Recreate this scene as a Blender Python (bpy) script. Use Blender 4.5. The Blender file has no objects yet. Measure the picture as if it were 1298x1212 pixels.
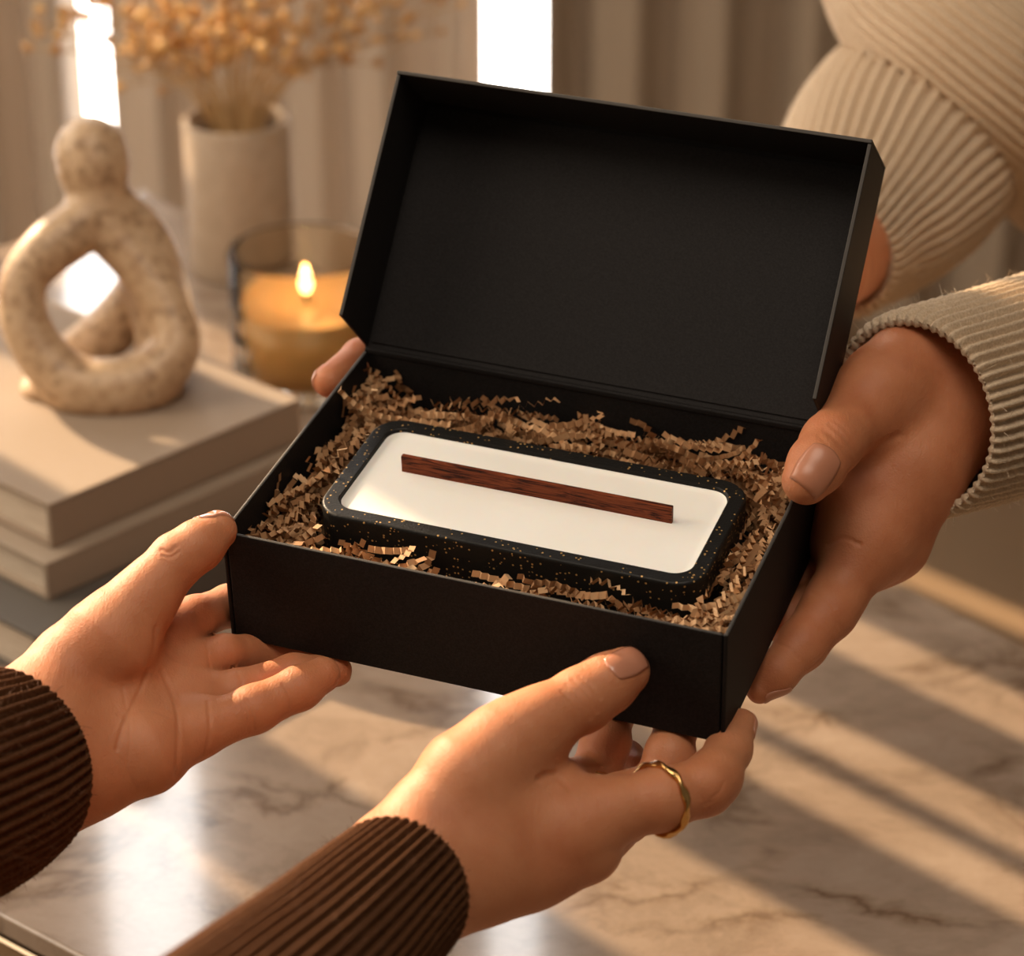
import bpy, bmesh, math, random
import numpy as np
from mathutils import Vector, Matrix
random.seed(7); RNG = np.random.default_rng(7)
scene = bpy.context.scene
COL = scene.collection
PI = math.pi

# ------------------------------------------------------------------ camera
F, TH, CAMH = 3400.0, 0.45379, 0.70
cT, sT = math.cos(TH), math.sin(TH)
RIGHT = np.array([1., 0, 0]); DOWN = np.array([0, -sT, -cT]); FWD = np.array([0, cT, -sT])
CP = np.array([0, 0, CAMH])
def W(px, py, d):                       # point of the place seen at px,py at depth d (m)
    return CP + FWD*d + RIGHT*((px-649)/F*d) + DOWN*((py-606)/F*d)
def PIX(P):
    q = np.atleast_2d(P)-CP
    d = q@FWD
    return 649+F*(q@RIGHT)/d, 606+F*(q@DOWN)/d, d
def G(px, py, z=0.0):                   # point at height z
    r = FWD + RIGHT*((px-649)/F) + DOWN*((py-606)/F)
    return CP + r*((z-CAMH)/r[2])
# gift box frame
BO = np.array([0.00776, 0.93667, 0.24199])
BM = np.array([[0.93767, 0.34702, -0.0186], [-0.34604, 0.92743, -0.14185], [-0.03197, 0.13944, 0.98971]])
BI = np.linalg.inv(BM)
BW, BD, BH = 0.2, 0.14081, 0.05008
def L(x, y, z): return BO + BM@np.array([x, y, z])
def ONP(px, py, ax, val):               # point at px,py on the plane local[ax] = val
    r = FWD + RIGHT*((px-649)/F) + DOWN*((py-606)/F)
    lo = BI@(CP-BO); ld = BI@r
    return CP + r*((val-lo[ax])/ld[ax])
BMAT = Matrix(((BM[0][0], BM[0][1], BM[0][2], BO[0]), (BM[1][0], BM[1][1], BM[1][2], BO[1]), (BM[2][0], BM[2][1], BM[2][2], BO[2]), (0, 0, 0, 1)))

cam = bpy.data.cameras.new('camera'); camo = bpy.data.objects.new('camera', cam); COL.objects.link(camo)
cam.sensor_width = 36; cam.sensor_fit = 'HORIZONTAL'; cam.lens = F/1298*36
camo.location = CP; camo.rotation_euler = (PI/2-TH, 0, 0)
cam.dof.use_dof = True; cam.dof.focus_distance = 1.03; cam.dof.aperture_fstop = 8.3
cam.clip_start = 0.02
scene.camera = camo

# ------------------------------------------------------------------ helpers
def tag(o, label=None, cat=None, group=None, kind=None):
    if label: o['label'] = label
    if cat: o['category'] = cat
    if group: o['group'] = group
    if kind: o['kind'] = kind
    return o
def empty(name, loc, label=None, cat=None, group=None, mat=None):
    o = bpy.data.objects.new(name, None); COL.objects.link(o)
    if mat is not None: o.matrix_world = mat
    else: o.location = loc
    o.empty_display_size = 0.02
    return tag(o, label, cat, group)
def inv_of(parent):
    M = Matrix.Identity(4); p = parent
    while p is not None:
        M = p.matrix_basis @ M; p = p.parent
    return M.inverted()
def link_mesh(name, me, m=None, parent=None, smooth=False):
    """mesh coordinates are world coordinates; moved into the parent's frame here"""
    o = bpy.data.objects.new(name, me); COL.objects.link(o)
    if parent is not None:
        me.transform(inv_of(parent)); o.parent = parent
    if m: me.materials.append(m)
    if smooth: me.polygons.foreach_set('use_smooth', [True]*len(me.polygons))
    return o
def obj(name, bm, m=None, parent=None, smooth=False):
    me = bpy.data.meshes.new(name); bm.to_mesh(me); bm.free()
    return link_mesh(name, me, m, parent, smooth)
def from_np(name, V, Fc, m=None, parent=None, smooth=True):
    me = bpy.data.meshes.new(name)
    me.from_pydata(np.asarray(V).tolist(), [], [list(map(int, f)) for f in Fc]); me.update()
    return link_mesh(name, me, m, parent, smooth)
def box_bm(bm, cx, cy, cz, sx, sy, sz, M=None, bev=0.0, seg=2):
    r = bmesh.ops.create_cube(bm, size=1.0); vs = r['verts']
    for v in vs: v.co = Vector((cx+v.co.x*sx, cy+v.co.y*sy, cz+v.co.z*sz))
    if bev:
        es = list({e for v in vs for e in v.link_edges})
        r2 = bmesh.ops.bevel(bm, geom=es, offset=bev, segments=seg, affect='EDGES', profile=0.5)
        vs = list({v for f in r2['faces'] for v in f.verts} | {v for v in vs if v.is_valid})
    if M is not None:
        for v in vs: v.co = M @ v.co
    return vs
def lathe(bm, prof, cx, cy, z0, n=64, close=False):
    rings = []
    for r, z in prof:
        if r < 1e-6: rings.append([bm.verts.new((cx, cy, z0+z))])
        else: rings.append([bm.verts.new((cx+r*math.cos(2*PI*k/n), cy+r*math.sin(2*PI*k/n), z0+z)) for k in range(n)])
    for a, b in zip(rings, rings[1:]):
        for k in range(n):
            k2 = (k+1) % n
            f = [a[k % len(a)], a[k2 % len(a)], b[k2 % len(b)], b[k % len(b)]]
            f2 = []
            for v in f:
                if v not in f2: f2.append(v)
            if len(f2) > 2: bm.faces.new(f2)
def catmull(P, n):
    P = np.asarray(P, float); Q = np.vstack([2*P[0]-P[1], P, 2*P[-1]-P[-2]]); out = []
    for i in range(1, len(Q)-2):
        p0, p1, p2, p3 = Q[i-1:i+3]
        for t in np.linspace(0, 1, n, endpoint=False):
            out.append(.5*((2*p1)+(-p0+p2)*t+(2*p0-5*p1+4*p2-p3)*t*t+(-p0+3*p1-3*p2+p3)*t**3))
    out.append(P[-1]); return np.array(out)
def frames(C):
    T = np.gradient(C, axis=0); T /= np.linalg.norm(T, axis=1)[:, None]
    u = np.cross(T[0], [0.13, 0.2, 1.0]); u /= np.linalg.norm(u); U = [u]
    for i in range(1, len(C)):
        u = u-T[i]*(u@T[i]); u /= np.linalg.norm(u); U.append(u)
    U = np.array(U); return T, U, np.cross(T, U)
def tube_np(C, R, n=10, cap=True):
    C = np.asarray(C); T, U, Vv = frames(C); R = np.broadcast_to(R, (len(C),))
    a = np.arange(n)*2*PI/n
    V = (C[:, None]+R[:, None, None]*(np.cos(a)[None, :, None]*U[:, None]+np.sin(a)[None, :, None]*Vv[:, None])).reshape(-1, 3)
    Fc = []
    for i in range(len(C)-1):
        for k in range(n):
            k2 = (k+1) % n; Fc.append((i*n+k, i*n+k2, (i+1)*n+k2, (i+1)*n+k))
    if cap:
        Fc.append(tuple(range(n))[::-1]); Fc.append(tuple((len(C)-1)*n+k for k in range(n)))
    return V, Fc

# ------------------------------------------------------------------ materials
def mat(name, color=(.8, .8, .8), rough=.5, **kw):
    m = bpy.data.materials.new(name); m.use_nodes = True
    b = m.node_tree.nodes['Principled BSDF']
    b.inputs['Base Color'].default_value = (*color, 1); b.inputs['Roughness'].default_value = rough
    for k, v in kw.items():
        b.inputs[k.replace('_', ' ')].default_value = v
    return m
def NT(m):
    nt = m.node_tree
    def nd(t, **ins):
        n = nt.nodes.new(t)
        for k, v in ins.items():
            if k in n.inputs: n.inputs[k].default_value = v
            else: setattr(n, k, v)
        return n
    return nt, nd, nt.nodes['Principled BSDF']
def ramp(nd, stops):
    r = nd('ShaderNodeValToRGB'); el = r.color_ramp.elements
    while len(el) < len(stops): el.new(.5)
    for e, (p, c) in zip(el, stops): e.position = p; e.color = (*c, 1) if len(c) == 3 else c
    return r
def add_bump(m, height_socket, strength=.3, dist=.001):
    nt, nd, b = NT(m)
    bp = nd('ShaderNodeBump', Strength=strength, Distance=dist)
    nt.links.new(height_socket, bp.inputs['Height']); nt.links.new(bp.outputs['Normal'], b.inputs['Normal']); return bp
def objco(nd): return nd('ShaderNodeTexCoord').outputs['Object']
def noise(nt, nd, scale, detail=3, rough=.5, co=None, dist=0):
    n = nd('ShaderNodeTexNoise', Scale=scale, Detail=detail, Roughness=rough, Distortion=dist)
    nt.links.new(co if co is not None else objco(nd), n.inputs['Vector']); return n

def skin_mat(name, c1, c2, c3):
    m = mat(name, c1, .54); nt, nd, b = NT(m); co = objco(nd)
    b.inputs['Specular IOR Level'].default_value = .38
    n = noise(nt, nd, 38, 4, .6, co); r = ramp(nd, [(.3, c2), (.5, c1), (.72, c3)])
    nt.links.new(n.outputs['Fac'], r.inputs['Fac']); nt.links.new(r.outputs['Color'], b.inputs['Base Color'])
    b.inputs['Subsurface Weight'].default_value = .22
    b.inputs['Subsurface Radius'].default_value = (.010, .0035, .0015)
    b.inputs['Subsurface Scale'].default_value = .55
    v = nd('ShaderNodeTexVoronoi', Scale=780.0, feature='DISTANCE_TO_EDGE'); nt.links.new(co, v.inputs['Vector'])
    mp = nd('ShaderNodeMapping'); mp.inputs['Scale'].default_value = (1, .35, .6); nt.links.new(co, mp.inputs['Vector'])
    n2 = noise(nt, nd, 560, 4, .6, mp.outputs['Vector'], .8)
    ad = nd('ShaderNodeMath', operation='MULTIPLY_ADD'); ad.inputs[1].default_value = .55
    nt.links.new(v.outputs['Distance'], ad.inputs[0]); nt.links.new(n2.outputs['Fac'], ad.inputs[2])
    add_bump(m, ad.outputs[0], .40, .0006)
    return m
M = {}
M['skin_a'] = skin_mat('skin_warm', (.52, .205, .096), (.46, .160, .070), (.56, .240, .120))
M['skin_b'] = skin_mat('skin_tan', (.51, .190, .086), (.44, .146, .063), (.56, .228, .112))
M['nail'] = mat('nail_polish', (.50, .215, .130), .2, Coat_Weight=.4, Subsurface_Weight=.1)
M['nail'].node_tree.nodes['Principled BSDF'].inputs['Subsurface Radius'].default_value = (.004, .002, .001)
M['nail_plain'] = mat('nail_plain', (.48, .20, .115), .32)

m = M['card'] = mat('black_card', (.0135, .012, .0115), .6); nt, nd, b = NT(m)
n = noise(nt, nd, 1400, 3); add_bump(m, n.outputs['Fac'], .25, .0003)
r = ramp(nd, [(.35, (.0125, .0113, .0113)), (.7, (.0205, .0187, .0187))]); nt.links.new(n.outputs['Fac'], r.inputs['Fac']); nt.links.new(r.outputs['Color'], b.inputs['Base Color'])
b.inputs['Specular IOR Level'].default_value = .10

M['card_edge_lit'] = mat('card_cut_edge_lit', (.050, .043, .037), .7)  # paler cut card, with the sunlit rim highlight painted into its colour
m = M['kraft'] = mat('kraft_paper', (.42, .25, .13), .75); nt, nd, b = NT(m)
g = nd('ShaderNodeNewGeometry'); r = ramp(nd, [(0, (.27, .130, .052)), (.5, (.46, .25, .115)), (1, (.68, .43, .23))])
nt.links.new(g.outputs['Random Per Island'], r.inputs['Fac'])
nt.links.new(r.outputs['Color'], b.inputs['Base Color'])

m = M['terrazzo'] = mat('black_gold_fleck', (.01, .0095, .009), .42); nt, nd, b = NT(m); co = objco(nd)
v = nd('ShaderNodeTexVoronoi', Scale=620.0); nt.links.new(co, v.inputs['Vector'])
n = noise(nt, nd, 120, 2, .5, co)
sx = nd('ShaderNodeSeparateColor'); nt.links.new(v.outputs['Color'], sx.inputs['Color'])
thr = nd('ShaderNodeMath', operation='MULTIPLY'); nt.links.new(sx.outputs['Red'], thr.inputs[0]); nt.links.new(n.outputs['Fac'], thr.inputs[1])
gt = nd('ShaderNodeMath', operation='GREATER_THAN'); gt.inputs[1].default_value = .335; nt.links.new(thr.outputs[0], gt.inputs[0])
lt = nd('ShaderNodeMath', operation='LESS_THAN'); lt.inputs[1].default_value = .27; nt.links.new(v.outputs['Distance'], lt.inputs[0])
mu = nd('ShaderNodeMath', operation='MULTIPLY'); nt.links.new(gt.outputs[0], mu.inputs[0]); nt.links.new(lt.outputs[0], mu.inputs[1])
r = ramp(nd, [(0, (.0105, .0098, .009)), (1, (.55, .33, .12))]); nt.links.new(mu.outputs[0], r.inputs['Fac']); nt.links.new(r.outputs['Color'], b.inputs['Base Color'])
mm = nd('ShaderNodeMath', operation='MULTIPLY'); mm.inputs[1].default_value = .4; nt.links.new(mu.outputs[0], mm.inputs[0]); nt.links.new(mm.outputs[0], b.inputs['Metallic'])
b.inputs['Specular IOR Level'].default_value = .25
n3 = noise(nt, nd, 900, 3, .6, co); add_bump(m, n3.outputs['Fac'], .35, .0005)

m = M['wax'] = mat('cream_wax', (.88, .84, .77), .38, Subsurface_Weight=.25); nt, nd, b = NT(m)
b.inputs['Subsurface Radius'].default_value = (.006, .004, .003)
n = noise(nt, nd, 22, 4); add_bump(m, n.outputs['Fac'], .2, .0008)
r = ramp(nd, [(.3, (.90, .87, .81)), (.7, (.94, .92, .87))]); nt.links.new(n.outputs['Fac'], r.inputs['Fac']); nt.links.new(r.outputs['Color'], b.inputs['Base Color'])

m = M['wick_wood'] = mat('cherry_wood', (.2, .06, .03), .55, Specular_IOR_Level=.15); nt, nd, b = NT(m); co = objco(nd)
mp = nd('ShaderNodeMapping'); mp.inputs['Scale'].default_value = (.07, 1, 1); nt.links.new(co, mp.inputs['Vector'])
n = noise(nt, nd, 700, 5, .65, mp.outputs['Vector'], 1.2); r = ramp(nd, [(.40, (.020, .004, .002)), (.48, (.135, .028, .009)), (.66, (.26, .064, .020))])
nt.links.new(n.outputs['Fac'], r.inputs['Fac']); nt.links.new(r.outputs['Color'], b.inputs['Base Color'])

def knit_mat(name, c1, c2, sc=900):
    m = mat(name, c1, .9); nt, nd, b = NT(m); co = objco(nd)
    n = noise(nt, nd, sc, 4, .65, co); r = ramp(nd, [(.3, c2), (.65, c1)])
    nt.links.new(n.outputs['Fac'], r.inputs['Fac']); nt.links.new(r.outputs['Color'], b.inputs['Base Color'])
    b.inputs['Sheen Weight'].default_value = .25; b.inputs['Sheen Roughness'].default_value = .5
    b.inputs['Sheen Tint'].default_value = (*c1, 1)
    b.inputs['Specular IOR Level'].default_value = .15
    add_bump(m, n.outputs['Fac'], .6, .0012); return m
M['knit_brown'] = knit_mat('brown_wool', (.110, .043, .0155), (.050, .018, .006))
M['knit_cream'] = knit_mat('cream_wool', (.72, .57, .41), (.50, .37, .245))
M['fuzz_brown'] = mat('brown_fibre', (.16, .07, .035), .8)
M['fuzz_cream'] = mat('cream_fibre', (.72, .58, .43), .8)

m = M['stone'] = mat('speckled_stone', (.55, .40, .26), .42); nt, nd, b = NT(m); co = objco(nd)
n = noise(nt, nd, 83, 5, .65, co); r = ramp(nd, [(.30, (.34, .205, .11)), (.5, (.53, .365, .22)), (.72, (.60, .435, .28))])
nt.links.new(n.outputs['Fac'], r.inputs['Fac'])
v = nd('ShaderNodeTexVoronoi', Scale=230.0); nt.links.new(co, v.inputs['Vector'])
sx = nd('ShaderNodeSeparateColor'); nt.links.new(v.outputs['Color'], sx.inputs['Color'])
rr = ramp(nd, [(.10, (.42, .36, .30)), (.22, (1, 1, 1))]); nt.links.new(sx.outputs['Red'], rr.inputs['Fac'])
mx = nd('ShaderNodeMixRGB', blend_type='MULTIPLY'); mx.inputs[0].default_value = .5
nt.links.new(r.outputs['Color'], mx.inputs[1]); nt.links.new(rr.outputs['Color'], mx.inputs[2]); nt.links.new(mx.outputs[0], b.inputs['Base Color'])
add_bump(m, n.outputs['Fac'], .25, .002)

m = M['marble'] = mat('marble', (.55, .46, .37), .13); nt, nd, b = NT(m); co = objco(nd)
mp = nd('ShaderNodeMapping'); mp.inputs['Rotation'].default_value = (0, 0, .9); mp.inputs['Scale'].default_value = (1, 1.5, 1); nt.links.new(co, mp.inputs['Vector'])
w1 = noise(nt, nd, 7, 6, .62, mp.outputs['Vector'], .6)
vm = nd('ShaderNodeVectorMath', operation='MULTIPLY_ADD'); vm.inputs[1].default_value = (.16, .16, .16)
nt.links.new(w1.outputs['Color'], vm.inputs[0]); nt.links.new(mp.outputs['Vector'], vm.inputs[2])
v = nd('ShaderNodeTexVoronoi', Scale=8.5, feature='DISTANCE_TO_EDGE'); nt.links.new(vm.outputs[0], v.inputs['Vector'])
rv = ramp(nd, [(0.0, (.40, .34, .29)), (.03, (.72, .66, .60)), (.09, (1, 1, 1))]); nt.links.new(v.outputs['Distance'], rv.inputs['Fac'])
mask = noise(nt, nd, 9, 3, .6, mp.outputs['Vector']); rmk = ramp(nd, [(.42, (0, 0, 0)), (.6, (1, 1, 1))]); nt.links.new(mask.outputs['Fac'], rmk.inputs['Fac'])
n = noise(nt, nd, 16, 8, .68, vm.outputs[0]); rb = ramp(nd, [(.28, (.205, .148, .108)), (.5, (.305, .230, .174)), (.72, (.37, .288, .225))])
nt.links.new(n.outputs['Fac'], rb.inputs['Fac'])
mx = nd('ShaderNodeMixRGB', blend_type='MULTIPLY'); nt.links.new(rmk.outputs['Color'], mx.inputs[0])
nt.links.new(rb.outputs['Color'], mx.inputs[1]); nt.links.new(rv.outputs['Color'], mx.inputs[2]); nt.links.new(mx.outputs[0], b.inputs['Base Color'])
b.inputs['Coat Weight'].default_value = .5; b.inputs['Coat Roughness'].default_value = .05

M['brass'] = mat('brushed_trim', (.35, .28, .2), .3, Metallic=1.0)
M['gold'] = mat('gold', (.72, .43, .16), .25, Metallic=1.0)
def cloth_cover(name, c):
    m = mat(name, c, .75); nt, nd, b = NT(m); n = noise(nt, nd, 600, 2); add_bump(m, n.outputs['Fac'], .3, .0004); return m
M['cover1'] = cloth_cover('cover_greige', (.30, .225, .162))
M['cover2'] = cloth_cover('cover_sand', (.34, .265, .195))
M['cover3'] = cloth_cover('cover_charcoal', (.10, .085, .07))
m = M['pages'] = mat('pages', (.62, .53, .42), .85); nt, nd, b = NT(m); co = objco(nd)
mp = nd('ShaderNodeMapping'); mp.inputs['Scale'].default_value = (.02, .02, 1); nt.links.new(co, mp.inputs['Vector'])
n = noise(nt, nd, 1500, 2, .5, mp.outputs['Vector']); r = ramp(nd, [(.35, (.46, .37, .28)), (.6, (.66, .57, .46))]); nt.links.new(n.outputs['Fac'], r.inputs['Fac']); nt.links.new(r.outputs['Color'], b.inputs['Base Color'])
m = M['ceramic'] = mat('matte_ceramic', (.60, .50, .40), .6); nt, nd, b = NT(m); n = noise(nt, nd, 90, 4, .6)
r = ramp(nd, [(.3, (.36, .27, .19)), (.7, (.44, .34, .25))]); nt.links.new(n.outputs['Fac'], r.inputs['Fac']); nt.links.new(r.outputs['Color'], b.inputs['Base Color']); add_bump(m, n.outputs['Fac'], .2, .001)
M['stem'] = mat('dry_stem', (.42, .26, .11), .75)
m = M['bud'] = mat('dry_bud', (.62, .36, .12), .6); nt, nd, b = NT(m)
oi = nd('ShaderNodeObjectInfo'); r = ramp(nd, [(0, (.42, .20, .05)), (1, (.82, .50, .18))]); nt.links.new(oi.outputs['Random'], r.inputs['Fac']); nt.links.new(r.outputs['Color'], b.inputs['Base Color'])
b.inputs['Specular IOR Level'].default_value = .6
m = M['glass'] = mat('amber_glass', (1.0, .93, .80), .03, Transmission_Weight=1.0, IOR=1.14)
M['jar_wax'] = mat('jar_wax', (.48, .28, .105), .3, Subsurface_Weight=.3)
M['jar_wax'].node_tree.nodes['Principled BSDF'].inputs['Subsurface Radius'].default_value = (.03, .018, .008)
M['wick_black'] = mat('burnt_wick', (.03, .02, .015), .9)
m = M['flame'] = mat('flame', (1, .6, .2), .5); b = m.node_tree.nodes['Principled BSDF']
b.inputs['Emission Color'].default_value = (1, .62, .22, 1); b.inputs['Emission Strength'].default_value = 9
for cname, cc in (('curtain', (.34, .275, .21)), ('curtain_lit', (.48, .40, .32))):  # second linen paler where window light falls, that light put into its colour
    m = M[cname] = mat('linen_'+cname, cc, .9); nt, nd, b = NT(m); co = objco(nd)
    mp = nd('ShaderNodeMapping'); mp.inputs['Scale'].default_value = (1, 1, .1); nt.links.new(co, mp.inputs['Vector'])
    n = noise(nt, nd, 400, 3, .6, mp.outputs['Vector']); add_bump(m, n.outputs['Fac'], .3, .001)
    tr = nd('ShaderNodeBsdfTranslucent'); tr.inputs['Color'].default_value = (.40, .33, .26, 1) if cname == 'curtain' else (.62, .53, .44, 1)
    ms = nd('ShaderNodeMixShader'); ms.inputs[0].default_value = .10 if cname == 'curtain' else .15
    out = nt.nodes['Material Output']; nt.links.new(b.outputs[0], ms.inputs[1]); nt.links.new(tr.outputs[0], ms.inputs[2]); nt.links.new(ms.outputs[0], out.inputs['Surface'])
M['wall'] = mat('painted_wall', (.50, .42, .34), .9)
M['floor'] = mat('oak_floor', (.30, .20, .12), .5)
m = M['pane'] = mat('daylight_pane', (1, 1, 1), .5); nt, nd, b = NT(m)
em = nd('ShaderNodeEmission', Strength=4.5); em.inputs['Color'].default_value = (1.0, .965, .93, 1)
tp = nd('ShaderNodeBsdfTransparent'); ad = nd('ShaderNodeAddShader'); nt.links.new(em.outputs[0], ad.inputs[0]); nt.links.new(tp.outputs[0], ad.inputs[1]); nt.links.new(ad.outputs[0], nt.nodes['Material Output'].inputs['Surface'])

# ------------------------------------------------------------------ implicit surfaces
def smin(a, b, k):
    if k <= 0: return np.minimum(a, b)
    h = np.maximum(k-np.abs(a-b), 0)/k
    return np.minimum(a, b)-h*h*k*.25
def seg(P, a, b, ra, rb):
    ba = b-a; q = P-a; t = np.clip(q@ba/max(ba@ba, 1e-12), 0, 1)
    return np.linalg.norm(q-t[:, None]*ba, axis=1)-(ra+(rb-ra)*t)
def chain(P, nodes, k=.003):
    d = None
    for (a, ra), (b, rb) in zip(nodes, nodes[1:]):
        s = seg(P, a, b, ra, rb); d = s if d is None else smin(d, s, k)
    return d
def surface_nets(fn, lo, hi, h):
    n = np.ceil((hi-lo)/h).astype(int)+1
    ax = [lo[i]+h*np.arange(n[i]) for i in range(3)]
    g = np.empty(n)
    for i in range(n[0]):                     # slab by slab
        yy, zz = np.meshgrid(ax[1], ax[2], indexing='ij')
        P = np.stack([np.full(yy.size, ax[0][i]), yy.ravel(), zz.ravel()], 1)
        g[i] = fn(P).reshape(n[1], n[2])
    ins = g < 0
    c = np.zeros(n-1, int)
    for dx in (0, 1):
        for dy in (0, 1):
            for dz in (0, 1):
                c += ins[dx:n[0]-1+dx, dy:n[1]-1+dy, dz:n[2]-1+dz]
    act = (c > 0) & (c < 8)
    idx = -np.ones(n-1, int); idx[act] = np.arange(act.sum())
    ci = np.argwhere(act); acc = np.zeros((len(ci), 3)); cnt = np.zeros(len(ci))
    corners = [(a, b, c_) for a in (0, 1) for b in (0, 1) for c_ in (0, 1)]
    for A in corners:
        for axn in range(3):
            if A[axn]: continue
            B = list(A); B[axn] = 1
            va = g[ci[:, 0]+A[0], ci[:, 1]+A[1], ci[:, 2]+A[2]]; vb = g[ci[:, 0]+B[0], ci[:, 1]+B[1], ci[:, 2]+B[2]]
            cr = (va < 0) != (vb < 0); t = np.where(cr, va/np.where(cr, va-vb, 1), 0)
            p = np.tile(np.array(A, float), (len(ci), 1)); p[:, axn] += t
            acc += p*cr[:, None]; cnt += cr
    V = lo+h*(ci+acc/cnt[:, None])
    Q = []
    for axn in range(3):
        o1, o2 = (axn+1) % 3, (axn+2) % 3
        sl0 = [slice(None)]*3; sl1 = [slice(None)]*3; sl0[axn] = slice(0, -1); sl1[axn] = slice(1, None)
        a, b = ins[tuple(sl0)], ins[tuple(sl1)]
        e = np.argwhere(a != b)
        e = e[(e[:, o1] > 0) & (e[:, o2] > 0) & (e[:, o1] < n[o1]-1) & (e[:, o2] < n[o2]-1)]
        fl = a[e[:, 0], e[:, 1], e[:, 2]]
        def cell(s1, s2):
            q = e.copy(); q[:, o1] -= s1; q[:, o2] -= s2; return idx[q[:, 0], q[:, 1], q[:, 2]]
        q = np.stack([cell(1, 1), cell(0, 1), cell(0, 0), cell(1, 0)], 1)
        q[~fl] = q[~fl][:, ::-1]; Q.append(q)
    Q = np.vstack(Q); Q = Q[(Q >= 0).all(1)]
    return V, Q
def subdivide(V, Q):
    E = np.vstack([np.sort(Q[:, [i, (i+1) % 4]], 1) for i in range(4)])
    ue, inv = np.unique(E, axis=0, return_inverse=True); inv = inv.reshape(-1)
    nq = len(Q); em = V[ue].mean(1); fm = V[Q].mean(1)
    e = [len(V)+inv[i*nq:(i+1)*nq] for i in range(4)]; f = len(V)+len(ue)+np.arange(nq)
    N = np.vstack([np.stack([Q[:, i], e[i], f, e[(i+3) % 4]], 1) for i in range(4)])
    return np.vstack([V, em, fm]), N
def grad(fn, P, e=2e-4):
    g = np.stack([fn(P+np.eye(3)[i]*e)-fn(P-np.eye(3)[i]*e) for i in range(3)], 1)/(2*e)
    return g
def project(fn, V, it=3, lim=.004):
    for _ in range(it):
        d = fn(V); g = grad(fn, V); s = d/np.maximum((g*g).sum(1), .15)
        V = V-g*np.clip(s, -lim, lim)[:, None]
    return V
def implicit(fn, lo, hi, h, sub=1, fine=None):
    V, Q = surface_nets(fn, np.asarray(lo), np.asarray(hi), h)
    V = project(fn, V, 2)
    for _ in range(sub):
        V, Q = subdivide(V, Q); V = project(fine or fn, V, 2)
    return V, Q

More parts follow.
